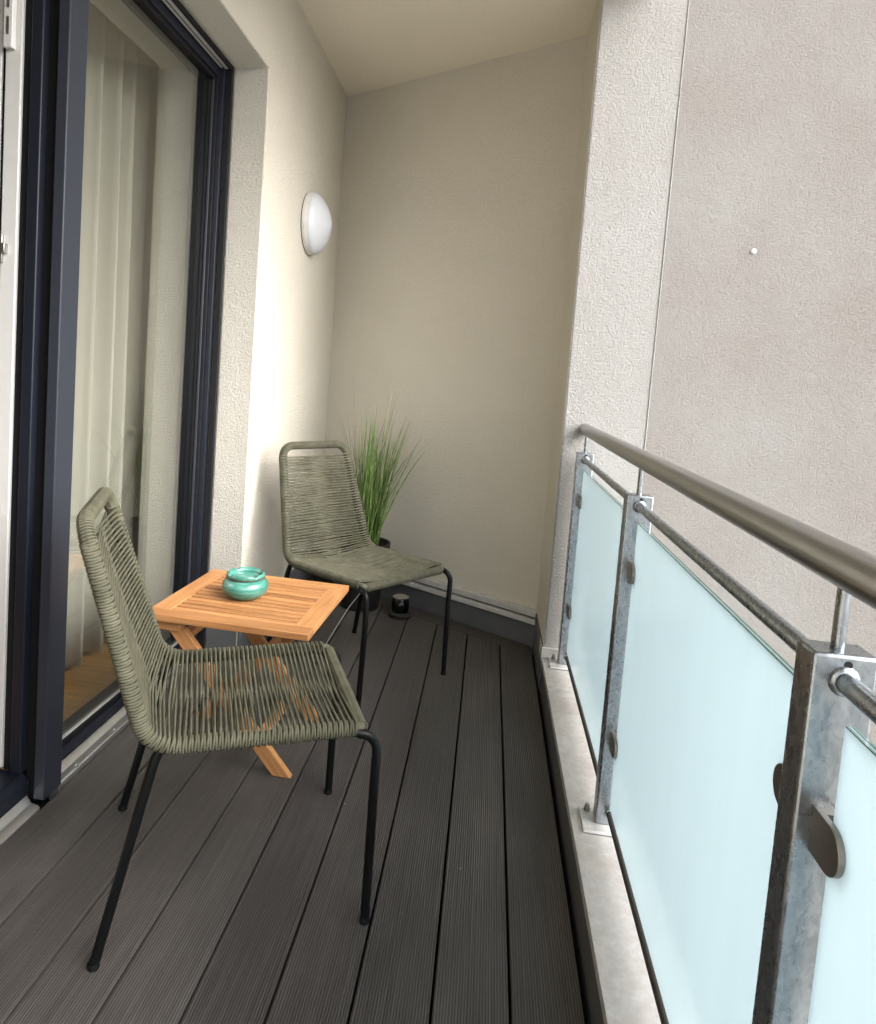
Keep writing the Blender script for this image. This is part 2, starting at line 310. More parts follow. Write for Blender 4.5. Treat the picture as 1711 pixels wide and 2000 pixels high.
# ------------------------------------------------------------------ mesh helpers
class MB:
    def __init__(s): s.v = []; s.f = []
    def add(s, vs_, fs_):
        k = len(s.v); s.v += [tuple(q) for q in vs_]; s.f += [tuple(i + k for i in q) for q in fs_]; return s
    def box(s, x0, x1, y0, y1, z0, z1, mat=None):
        vs_ = [Vector((x, y, z)) for x in (x0, x1) for y in (y0, y1) for z in (z0, z1)]
        if mat: vs_ = [mat @ q for q in vs_]
        return s.add(vs_, [(0, 1, 3, 2), (4, 6, 7, 5), (0, 4, 5, 1), (2, 3, 7, 6), (0, 2, 6, 4), (1, 5, 7, 3)])
    def prism(s, poly, axis, a, b):
        # poly: 2D outline counter-clockwise; axis 'x': (y,z), 'y': (x,z), 'z': (x,y)
        mk = {'x': lambda p, t: (t, p[0], p[1]), 'y': lambda p, t: (p[0], t, p[1]), 'z': lambda p, t: (p[0], p[1], t)}[axis]
        n = len(poly); vs_ = [mk(p, a) for p in poly] + [mk(p, b) for p in poly]
        fs_ = [tuple(range(n))[::-1], tuple(range(n, 2 * n))] + [(i, (i + 1) % n, n + (i + 1) % n, n + i) for i in range(n)]
        return s.add(vs_, fs_)
    def tube(s, pts, r, n=10, closed=False, caps=True, up=None):
        pts = [Vector(p) for p in pts]; m = len(pts)
        rs = r if isinstance(r, (list, tuple)) else [r] * m
        T = []
        for i in range(m):
            a = pts[(i - 1) % m] if (closed or i) else pts[0]
            b_ = pts[(i + 1) % m] if (closed or i < m - 1) else pts[-1]
            T.append((b_ - a).normalized())
        u = Vector(up) if up else (Vector((0, 0, 1)) if abs(T[0].z) < 0.9 else Vector((1, 0, 0)))
        u = (u - T[0] * u.dot(T[0])).normalized()
        vs_ = []
        for i in range(m):
            u = u - T[i] * u.dot(T[i]); u.normalize(); w_ = T[i].cross(u)
            for k in range(n):
                a = 2 * PI * k / n
                vs_.append(pts[i] + (u * math.cos(a) + w_ * math.sin(a)) * rs[i])
        fs_ = []
        for i in range(m if closed else m - 1):
            j = (i + 1) % m
            for k in range(n):
                fs_.append((i * n + k, i * n + (k + 1) % n, j * n + (k + 1) % n, j * n + k))
        if caps and not closed:
            fs_.append(tuple(range(n))[::-1]); fs_.append(tuple((m - 1) * n + k for k in range(n)))
        return s.add(vs_, fs_)
    def lathe(s, prof, n=32, mat=None):
        vs_ = []; m = len(prof)
        for (r, z) in prof:
            for k in range(n):
                a = 2 * PI * k / n; vs_.append(Vector((r * math.cos(a), r * math.sin(a), z)))
        if mat: vs_ = [mat @ q for q in vs_]
        fs_ = [(i * n + k, i * n + (k + 1) % n, (i + 1) * n + (k + 1) % n, (i + 1) * n + k) for i in range(m - 1) for k in range(n)]
        if prof[0][0] > 1e-4: fs_.append(tuple(range(n))[::-1])
        if prof[-1][0] > 1e-4: fs_.append(tuple((m - 1) * n + k for k in range(n)))
        return s.add(vs_, fs_)
    def build(s, name, mat, parent=None, smooth=True, bevel=0.0, seg=2, origin=None, angle=35, matrix=None):
        me = bpy.data.meshes.new(name)
        vv = s.v if origin is None else [tuple(Vector(q) - Vector(origin)) for q in s.v]
        me.from_pydata(vv, [], s.f); me.materials.append(MATS[mat]); me.validate()
        bm = bmesh.new(); bm.from_mesh(me); bmesh.ops.remove_doubles(bm, verts=bm.verts, dist=1e-6)
        bmesh.ops.recalc_face_normals(bm, faces=bm.faces); bm.to_mesh(me); bm.free()
        if smooth:
            me.shade_smooth(); me.set_sharp_from_angle(angle=math.radians(angle))
        o = bpy.data.objects.new(name, me); C.objects.link(o)
        if origin is not None: o.location = origin
        if matrix is not None: o.matrix_local = matrix
        if parent is not None: o.parent = parent
        if bevel:
            md = o.modifiers.new('bevel', 'BEVEL'); md.width = bevel; md.segments = seg; md.limit_method = 'ANGLE'; md.angle_limit = math.radians(40)
        return o
def tag(o, label=None, cat=None, group=None, kind=None):
    if label: o['label'] = label
    if cat: o['category'] = cat
    if group: o['group'] = group
    if kind: o['kind'] = kind
    return o
def empty(name, loc=(0, 0, 0), rz=0.0):
    o = bpy.data.objects.new(name, None); C.objects.link(o); o.location = loc; o.rotation_euler = (0, 0, rz); o.empty_display_size = 0.05
    return o
def bx(*a): return MB().box(*a)
def copy_tree(o, parent=None):
    c = o.copy(); C.objects.link(c); c.parent = parent
    for ch in list(o.children): copy_tree(ch, c)
    return c

# ------------------------------------------------------------------ key dimensions (metres)
XL, ZC = -0.905, 2.645                     # inner wall face, ceiling height
YR, ZLIN = 2.58, 2.253                     # far end and top of the door opening
X_EDGE = 0.272                             # right-hand edge of the deck
PIT, GAP, X0 = 0.146, 0.0058, 0.129        # deck board pitch
BS = -0.61                                 # slope of the angled end wall
def ywall(x, off=0.0): return 3.85 + BS * (x - XL) - off * math.sqrt(1 + BS * BS)
ang = math.atan(BS)
Y_BACK = -0.95  # unseen near end; deck and ceiling cut short to let in more light

# ================================================================== SETTING
g = MB().add([(-700, -700, -6.6), (700, -700, -6.6), (700, 700, -6.6), (-700, 700, -6.6)], [(0, 1, 2, 3)]).build('ground', 'bounce_paving')
tag(g, kind='structure')

fl = MB().prism([(-1.2, Y_BACK), (0.62, Y_BACK), (0.62, 2.9), (0.30, 3.3), (-1.2, 4.2)], 'z', -0.32, -0.045).build('floor', 'dark_void')
tag(fl, kind='structure')
def end_y(x): return ywall(x, 0.030 + 0.105)
edges = [-1.050] + [X0 - PIT * k for k in range(7, -1, -1)] + [X_EDGE]
for a, b_ in zip(edges[:-1], edges[1:]):
    x0, x1 = a + GAP / 2, b_ - GAP / 2
    if b_ == X_EDGE: x1 = X_EDGE - 0.006
    mb = MB().prism([(x0, Y_BACK + 0.01), (x1, Y_BACK + 0.01), (x1, end_y(x1)), (x0, end_y(x0))], 'z', -0.024, 0.0)
    mb.build('plank', 'decking', fl, bevel=0.0016)
xa, xb = XL + 0.012, X_EDGE - 0.004
mb = MB().prism([(xa, end_y(xa) + 0.005), (xb, end_y(xb) + 0.005), (xb, ywall(xb, 0.034)), (xa, ywall(xa, 0.034))], 'z', -0.024, -0.001)
tag(mb.build('plank', 'decking', fl, bevel=0.0016), 'border plank along the angled end wall')

ce = MB().prism([(-1.35, Y_BACK), (0.52, Y_BACK), (0.52, 3.35), (-1.35, 4.25)], 'z', ZC, ZC + 0.28).build('ceiling', 'ceiling_render')
tag(ce, kind='structure')

# rendered wall with the door opening
op0 = 0.10
mb = MB().prism([(-4.5, -0.3), (op0, -0.3), (op0, ZLIN), (YR, ZLIN), (YR, -0.3), (3.95, -0.3), (3.95, ZC + 0.02), (-4.5, ZC + 0.02)], 'x', -1.34, XL)
wl = mb.build('rendered_wall', 'cream_render', smooth=False, bevel=0.007, seg=3)
tag(wl, 'cream rendered wall with the round lamp and the door opening', 'wall')
# rougher render in the reveal, laid on as its own coat
bx(-1.035, XL - 0.004, YR - 0.004, YR + 0.004, 0.165, ZLIN - 0.004).build('reveal_coat', 'reveal_render', wl, smooth=False)
bx(-1.035, XL - 0.006, YR - 0.006, YR + 0.0, -0.03, 0.160).build('reveal_plinth', 'plinth_grey', wl, bevel=0.002)
bx(XL - 0.002, XL + 0.010, YR - 0.002, ywall(XL) - 0.02, -0.03, 0.160).build('plinth', 'plinth_grey', wl, bevel=0.002)

mb = MB().prism([(XL - 0.2, ywall(XL - 0.2)), (0.45, ywall(0.45)), (0.45, ywall(0.45) + 0.25), (XL - 0.2, ywall(XL - 0.2) + 0.25)], 'z', -0.3, ZC + 0.01)
wb = mb.build('end_wall', 'cream_render', smooth=False)
tag(wb, 'angled beige rendered wall closing the balcony behind the potted grass', 'wall')

# aluminium skirting along the angled wall
def along(x, off, z): return Vector((x, ywall(x, off), z))
sk = empty('skirting', along(0.28, 0, 0))
tag(sk, 'grey skirting with aluminium capping at the foot of the angled wall', 'skirting')
def strip(x0, x1, o0, o1, z0, z1):
    poly = [(x0, ywall(x0, o1)), (x1, ywall(x1, o1)), (x1, ywall(x1, o0)), (x0, ywall(x0, o0))]
    return MB().prism(poly, 'z', z0, z1)
def stripb(name, mat, *a, bevel=0.002):
    o = strip(*a).build(name, mat, bevel=bevel); o.parent = sk; o.matrix_parent_inverse = Matrix.Translation(-sk.location); return o
stripb('panel', 'plinth_grey', XL + 0.012, 0.282, 0.001, 0.024, -0.03, 0.100)
stripb('capping_rail', 'mill_aluminium', XL + 0.012, 0.286, 0.001, 0.043, 0.1005, 0.123)
stripb('groove', 'charcoal', XL + 0.012, 0.280, 0.001, 0.020, 0.1235, 0.131)
stripb('capping_rail', 'mill_aluminium', XL + 0.012, 0.286, 0.001, 0.034, 0.1315, 0.160)
for k, x in enumerate((-0.52, -0.18, 0.12)):
    c = along(x, 0.0345, 0.147)
    mt = Matrix.Translation(c) @ Matrix.Rotation(ang, 4, 'Z') @ Matrix.Rotation(PI / 2, 4, 'X')
    o = MB().lathe([(0.0045, -0.002), (0.0045, 0.001), (0.003, 0.0026), (0.0, 0.003)], 10, mt).build('screw', 'strike_steel'); o.parent = sk; o.matrix_parent_inverse = Matrix.Translation(-sk.location)

# pillar at the end of the railing
pi_ = bx(0.283, 0.587, 2.70, 3.75, -6.5, 6.0).build('pillar', 'grey_render', smooth=False, bevel=0.006, seg=3)
tag(pi_, 'pale rough rendered pillar where the handrail ends', 'pillar')
bx(0.2812, 0.2829, 2.704, ywall(0.28, 0.001), 0.1555, ZC - 0.001).build('inner_coat', 'cream_render', pi_, smooth=False)
bx(0.2755, 0.2832, 2.715, ywall(0.28, 0.036), -0.03, 0.155).build('plinth', 'plinth_grey', pi_, bevel=0.002)
bx(0.2725, 0.2750, 2.655, 2.765, 0.113, 0.165).build('flashing', 'mill_aluminium', pi_, bevel=0.0008)
bx(0.2752, 0.345, 2.688, 2.6995, 0.113, 0.152).build('flashing', 'mill_aluminium', pi_, bevel=0.0008)
bx(0.5835, 0.5885, 2.6975, 2.7025, -6.5, 6.0).build('corner_bead', 'grey_render', pi_, bevel=0.002)

YN = 3.55
nw = bx(0.20, 9.0, YN, YN + 0.4, -6.55, 7.5).build('neighbouring_wall', 'neighbour_render', smooth=False)
tag(nw, 'large greyish rendered wall beyond the railing and pillar', 'wall')
mt = Matrix.Translation((1.178, YN, 1.866)) @ Matrix.Rotation(PI / 2, 4, 'X')
MB().lathe([(0.013, -0.002), (0.0125, 0.004), (0.009, 0.0065), (0.0, 0.0075)], 16, mt).build('wall_plug', 'white_pvc', nw)

# parapet
pa = empty('parapet', (0.4, 1.0, -0.3))
tag(pa, 'low parapet with weathered sheet-metal coping under the railing', 'parapet')
def child(o, p):
    o.parent = p; o.matrix_parent_inverse = Matrix.Translation(-p.location); return o
child(bx(0.290, 0.60, Y_BACK, 2.699, -0.32, 0.100).build('core', 'slab_concrete'), pa)
child(bx(0.281, 0.2895, Y_BACK, 2.699, -0.06, 0.098).build('inner_face', 'parapet_face', bevel=0.001), pa)
cj = [Y_BACK, 0.72, 2.145, 2.698]
for a, b_ in zip(cj[:-1], cj[1:]):
    child(MB().prism([(0.2785, 0.088), (0.2805, 0.088), (0.2805, 0.1075), (0.62, 0.1015), (0.62, 0.105), (0.281, 0.1115), (0.2785, 0.1105)], 'y', a + 0.001, b_ - 0.001).build('coping_sheet', 'coping_metal', bevel=0.0006), pa)

# ================================================================== RAILING
ra = empty('railing', (0.364, 1.0, 0.11))
tag(ra, 'galvanised balcony railing with frosted glass panels and steel handrail', 'railing')
posts = [2.622, 1.664, 0.712, -0.24, -0.94]
PX0, PX1, PD, PTOP = 0.333, 0.394, 0.040, 0.926
def dshape(w_, r):                                                   # outline of a clamp plate, flat side at u=0
    pts = [(0, -r), (w_ - r, -r)] + [(w_ - r + r * math.sin(a), -r * math.cos(a)) for a in [PI * k / 14 for k in range(1, 14)]] + [(w_ - r, r), (0, r)]
    return pts
for i, y in enumerate(posts):
    po = child(bx(PX0, PX1, y, y + PD, 0.121, PTOP).build('post', 'galvanised', bevel=0.0035, seg=3), ra)
    def sub(o, po=po):
        o.parent = po; return o
    sub(bx(0.302, 0.43, y - 0.028, y + PD + 0.03, 0.113, 0.1205).build('base_plate', 'coping_metal', bevel=0.0012))
    for yy in (y + PD + 0.012,):
        MB().lathe([(0.008, 0.1202), (0.008, 0.126), (0.0065, 0.1262), (0.0065, 0.133), (0.004, 0.138), (0.0, 0.1385)], 6, Matrix.Translation((0.3205, yy, 0))).build('bolt', 'clamp_steel', po)
    MB().tube([(0.3635, y + 0.02, PTOP - 0.004), (0.3635, y + 0.02, 0.995)], 0.0065, 14).build('support_pin', 'galvanised', po)
    # weld beads and drain hole
    for z, r in ((0.900, 0.0125), (0.152, 0.0085)):
        for yy, sgn in ((y, -1), (y + PD, 1)):
            mt = Matrix.Translation((0.3635, yy, z)) @ Matrix.Rotation(-sgn * PI / 2, 4, 'X')
            MB().lathe([(r + 0.003, -0.001), (r + 0.0022, 0.0022), (r, 0.0042), (r - 0.003, 0.005)], 16, mt).build('weld', 'galvanised', po)
    mt = Matrix.Translation((0.3655, y, 0.9165)) @ Matrix.Rotation(PI / 2, 4, 'X')
    MB().lathe([(0.0042, -0.001), (0.0040, 0.0004)], 12, mt).build('drain_hole', 'black_rubber', po)
    for z in (0.748, 0.332):
        for sgn in (-1, 1):
            if i == 0 and sgn == 1: continue
            yy = y if sgn == -1 else y + PD
            for k, (xp, th) in enumerate(((0.3495, 0.007), (0.3712, 0.007))):
                poly = [((yy + sgn * u), z + v_) for u, v_ in dshape(0.055, 0.0235)]
                MB().prism(poly, 'x', xp, xp + th).build('clamp_plate', 'clamp_steel', po, bevel=0.0008)
            MB().box(0.3496, 0.3781, min(yy, yy + sgn * 0.012), max(yy, yy + sgn * 0.012), z - 0.0225, z + 0.0225).build('clamp_block', 'clamp_steel', po)
for i, y in enumerate(posts[:-1]):
    y1, y0 = y, posts[i + 1] + PD
    child(MB().tube([(0.3635, y0, 0.900), (0.3635, y1, 0.900)], 0.0105, 18).build('upper_rail', 'galvanised'), ra)
    child(MB().tube([(0.3635, y0, 0.152), (0.3635, y1, 0.152)], 0.0080, 12).build('lower_rail', 'lower_rail_paint'), ra)
    child(bx(0.3580, 0.3668, y0 + 0.022, y1 - 0.022, 0.180, 0.8645).build('glass_panel', 'frosted_glass'), ra)
    gp_ = [o for o in ra.children if o.name.startswith('glass_panel')][-1]
    for (e0, e1) in ((0.3583, 0.3607), (0.3636, 0.3665)):
        bx(e0, e1, y0 + 0.0222, y1 - 0.0222, 0.8646, 0.8660).build('cut_edge', 'cut_edge', gp_)
    bx(0.3607, 0.3636, y0 + 0.0222, y1 - 0.0222, 0.8646, 0.8656).build('cut_edge', 'frosted_glass', gp_)
child(MB().tube([(0.3635, Y_BACK, 1.0085), (0.3635, 2.6985, 1.0085)], 0.0218, 32).build('handrail', 'stainless'), ra)

# ================================================================== GLAZED DOOR
dr = empty('balcony_door', (-1.12, 1.62, 0.0))
tag(dr, 'dark anthracite glazed balcony door with open left half', 'door')
def D(mb, name, mat, bevel=0.002, parent=None, **k):
    o = mb.build(name, mat, bevel=bevel, **k)
    if parent is None: child(o, dr)
    else: o.parent = parent
    return o
XG = -1.108
y_end = YR - 0.008
# right-hand jamb
D(bx(-1.058, -1.037, YR - 0.024, y_end, 0.0, ZLIN - 0.002), 'guide_rail', 'charcoal')
jm = D(bx(-1.17, -1.064, YR - 0.036, y_end, 0.0, ZLIN - 0.002), 'jamb', 'anthracite')
D(bx(-1.16, -1.082, YR - 0.046, YR - 0.0365, 0.086, 2.204), 'jamb_step', 'charcoal', parent=jm).matrix_parent_inverse = Matrix.Identity(4)
D(bx(-1.103, -1.094, YR - 0.052, YR - 0.0465, 0.086, 2.190), 'glazing_bead', 'anthracite_light', parent=jm)
# head
D(bx(-1.046, -1.037, op0 + 0.01, YR - 0.025, 2.232, ZLIN - 0.003), 'head_lip', 'charcoal', 0.001)
hd = D(bx(-1.17, -1.084, op0 + 0.01, YR - 0.037, 2.205, ZLIN - 0.003), 'head', 'anthracite')
sh = D(bx(-1.080, -1.050, op0 + 0.01, YR - 0.026, 2.237, ZLIN - 0.003), 'shutter_slat', 'mill_aluminium', 0.001)
D(bx(-1.067, -1.064, op0 + 0.01, YR - 0.028, 2.2355, 2.2368), 'slat_groove', 'charcoal', 0.0, parent=sh)
D(bx(-1.16, -1.092, 1.66, YR - 0.049, 2.190, 2.2045), 'head_step', 'charcoal', parent=hd)
# mullion
mu = D(bx(-1.076, -1.046, 1.586, 1.660, 0.016, 2.231), 'mullion', 'anthracite_light', 0.003)
D(bx(-1.108, -1.0765, 1.604, 1.650, 0.0, 2.204), 'gasket', 'black_rubber', 0.0, parent=mu)
D(bx(-1.139, -1.109, 1.580, 1.655, 0.078, 2.204), 'door_jamb', 'anthracite', 0.003, parent=mu)
D(bx(-1.166, -1.1395, 1.594, 1.655, 0.078, 2.204), 'rebate', 'charcoal', 0.001, parent=mu)
wj = D(bx(-1.209, -1.1665, 1.586, 1.655, 0.085, 2.204), 'inner_jamb', 'white_pvc', 0.003)
D(bx(-1.2205, -1.2095, 1.596, 1.650, 0.085, 2.204), 'inner_gasket', 'black_rubber', 0.0, parent=wj)
D(bx(-1.2460, -1.2210, 1.590, 1.650, 0.085, 2.204), 'inner_stop', 'white_pvc', 0.003, parent=wj)
for z in (1.400, 0.760, 0.335):
    st_ = D(bx(-1.2115, -1.1985, 1.578, 1.5855, z - 0.034, z + 0.034), 'strike_plate', 'strike_steel', 0.001, parent=wj)
    D(bx(-1.1985, -1.188, 1.572, 1.5855, z - 0.012, z + 0.012), 'strike_keep', 'strike_steel', 0.001, parent=wj)
D(bx(-1.204, -1.181, 1.570, 1.5855, 1.865, 2.19), 'lock_case', 'white_pvc', 0.002, parent=wj)
for z in (1.915, 1.975, 2.035):
    D(bx(-1.196, -1.189, 1.5690, 1.5702, z - 0.02, z + 0.02), 'lock_slot', 'strike_steel', 0.0, parent=wj)
# sill and bottom rails
D(MB().prism([(-1.17, -0.03), (-1.084, -0.03), (-1.084, 0.058), (-1.094, 0.068), (-1.17, 0.068)], 'y', 1.656, YR - 0.037), 'bottom_rail', 'anthracite', 0.002)
D(bx(-1.16, -1.098, 1.66, YR - 0.049, 0.0685, 0.084), 'bottom_step', 'charcoal', 0.001)
D(bx(-1.1125, -1.1035, 1.66, YR - 0.05, 0.0842, 0.089), 'bottom_bead', 'mill_aluminium', 0.001)
D(MB().prism([(-1.20, -0.03), (-1.094, -0.03), (-1.094, 0.056), (-1.114, 0.076), (-1.20, 0.076)], 'y', op0 + 0.01, 1.598), 'threshold', 'anthracite', 0.002)
si = D(MB().prism([(-1.082, -0.035), (-1.054, -0.035), (-1.054, 0.012), (-1.057, 0.014), (-1.057, 0.026), (-1.054, 0.028), (-1.054, 0.040), (-1.060, 0.043), (-1.082, 0.045)], 'y', 1.664, YR - 0.026), 'sill_strip', 'sill_aluminium', 0.0006)
for y in (1.745, 1.945, 2.145, 2.345):
    mt = Matrix.Translation((-1.0565, y, 0.020)) @ Matrix.Rotation(PI / 2, 4, 'Y')
    D(MB().lathe([(0.0055, -0.001), (0.0052, 0.0018), (0.0035, 0.0034), (0.0, 0.0038)], 12, mt), 'screw', 'chrome', 0.0, parent=si)
D(MB().prism([(-1.092, -0.035), (-1.054, -0.035), (-1.054, -0.002), (-1.060, 0.004), (-1.078, 0.008), (-1.092, 0.026)], 'y', op0 + 0.01, 1.584), 'sill_strip', 'sill_aluminium', 0.0006)
D(bx(-1.102, -1.0842, 1.700, 1.722, 0.030, 0.034), 'drain_cap', 'charcoal', 0.0)
D(bx(-1.0838, -1.0800, 1.735, 1.765, 0.018, 0.030), 'drain_cover', 'anthracite', 0.001)
D(bx(XG - 0.004, XG + 0.004, 1.655, YR - 0.040, 0.080, 2.19), 'glass_pane', 'window_glass', 0.0)

# the room behind the door
rf = bx(-4.6, -1.202, -1.5, 4.3, -0.06, 0.012).build('room_floor', 'parquet'); tag(rf, kind='structure')
mb = MB()
mb.box(-4.7, -4.6, -1.6, 4.4, -0.06, 2.6); mb.box(-4.6, -1.345, -1.6, -1.5, 0.013, 2.6); mb.box(-4.6, -1.345, 3.6, 3.7, 0.013, 2.6); mb.box(-4.6, -1.345, -1.5, 3.6, 2.5, 2.6)
rw = mb.build('room_walls', 'room_paint'); tag(rw, kind='structure')
cv = []; cf = []; nseg = 150; nz = 10
for j in range(nz + 1):
    z = 0.03 + 2.43 * j / nz
    for i in range(nseg + 1):
        u = i / nseg; y = 1.72 + 1.25 * u
        amp = 0.056 * (0.75 + 0.25 * math.sin(3.1 * u + 1)) * (1.12 - 0.2 * j / nz)
        ph = 2 * PI * 9.5 * (u + 0.018 * math.sin(9 * u + 0.6 * j / nz))
        x = -1.445 + amp * math.sin(ph) + 0.010 * math.sin(2.3 * ph + 1 + 0.3 * j / nz)
        cv.append((x, y + 0.015 * math.cos(ph), z))
for j in range(nz):
    for i in range(nseg):
        a = j * (nseg + 1) + i; cf.append((a, a + 1, a + nseg + 2, a + nseg + 1))
cu = MB().add(cv, cf).build('curtain', 'curtain_cloth', angle=180)
md = cu.modifiers.new('thick', 'SOLIDIFY'); md.thickness = 0.002
tag(cu, 'long pale curtain hanging in folds behind the glass door', 'curtain')

# ================================================================== WALL LAMP
la = empty('wall_lamp', (XL, 3.235, 1.832))
tag(la, 'round white wall lamp with domed opal cover', 'lamp')
rot = Matrix.Rotation(PI / 2, 4, 'Y')
MB().lathe([(0.138, 0.0008), (0.138, 0.004)], 56, rot).build('gasket', 'charcoal', la)
MB().lathe([(0.1395, 0.0042), (0.1410, 0.008), (0.1410, 0.026), (0.1395, 0.029), (0.120, 0.0295)], 56, rot).build('base_ring', 'lamp_base', la)
prof = [(0.1385, 0.0300), (0.1385, 0.033)] + [(0.1385 * (1 - u_ ** 1.6) ** 0.72, 0.033 + 0.078 * u_) for u_ in [math.sin(PI / 2 * k / 15) for k in range(1, 15)]] + [(0.0, 0.111)]
MB().lathe(prof, 56, rot).build('dome_cover', 'opal', la, angle=60)

# ================================================================== CHAIRS
rp = random.Random(3)
W0, W1 = 0.213, 0.168                     # half widths of seat and of the back's top
XF, ZF = 0.425, 0.424                     # front end of the side rail
def side_path():
    A = Vector((XF, ZF)); B = Vector((0.005, 0.412)); T = Vector((-0.132, 0.845))
    d1 = (A - B).normalized(); d2 = (T - B).normalized()
    R = 0.075; th = math.acos(max(-1, min(1, d1.dot(d2)))); L = R / math.tan(th / 2)
    p1, p2 = B + d1 * L, B + d2 * L
    bis = (d1 + d2).normalized(); cen = B + bis * (R / math.sin(th / 2))
    pts = [A.lerp(p1, k / 12) for k in range(13)]
    a1 = math.atan2(p1.y - cen.y, p1.x - cen.x); a2 = math.atan2(p2.y - cen.y, p2.x - cen.x)
    while a2 > a1: a2 -= 2 * PI
    if a1 - a2 > PI: a2 += 2 * PI
    pts += [cen + Vector((math.cos(a1 + (a2 - a1) * k / 9), math.sin(a1 + (a2 - a1) * k / 9))) * R for k in range(1, 9)]
    pts += [p2.lerp(T, k / 12) for k in range(13)]
    return pts
SP = side_path()
cum = [0.0]
for a, b_ in zip(SP[:-1], SP[1:]): cum.append(cum[-1] + (b_ - a).length)
SL = cum[-1]
def at_s(s):
    s = max(0, min(SL, s))
    for i in range(len(cum) - 1):
        if s <= cum[i + 1]:
            u = (s - cum[i]) / (cum[i + 1] - cum[i]); d = (SP[i + 1] - SP[i]).normalized()
            return SP[i].lerp(SP[i + 1], u), d
    return SP[-1], (SP[-1] - SP[-2]).normalized()
S_BACK = 0.43                              # where the back begins along the rail
def halfw(s):
    w_ = W0 if s < S_BACK else W0 + (W1 - W0) * (s - S_BACK) / (SL - S_BACK)
    k = (s - (SL - 0.055)) / 0.055
    return w_ - (0.055 * (1 - math.sqrt(max(0, 1 - k * k))) if 0 < k <= 0.7 else 0)
def helix(path, R, r, pitch, seg=9, n=5):
    # rope wound round a polyline
    P = [Vector(p) for p in path]; cl = [0]
    for a, b_ in zip(P[:-1], P[1:]): cl.append(cl[-1] + (b_ - a).length)
    L = cl[-1]; tot = int(L / pitch * seg); out = []; i = 0
    u = None
    for k in range(tot + 1):
        s = L * k / tot
        while i < len(P) - 2 and s > cl[i + 1]: i += 1
        f = (s - cl[i]) / (cl[i + 1] - cl[i]); c = P[i].lerp(P[i + 1], f)
        if 0 < i < len(P) - 2 and f < 0.5: T = (P[i + 1] - P[i]).normalized().lerp((P[i] - P[i - 1]).normalized(), 0.5 - f).normalized()
        elif i < len(P) - 2 and f >= 0.5: T = (P[i + 1] - P[i]).normalized().lerp((P[i + 2] - P[i + 1]).normalized(), f - 0.5).normalized()
        else: T = (P[i + 1] - P[i]).normalized()
        if u is None: u = T.orthogonal().normalized()
        u = (u - T * u.dot(T)).normalized(); w_ = T.cross(u); a = 2 * PI * k / seg
        out.append(c + (u * math.cos(a) + w_ * math.sin(a)) * R)
    return MB().tube(out, r, n)
CR, RR = 0.0030, 0.0150                    # rope radius, radius of rope centre round the rail

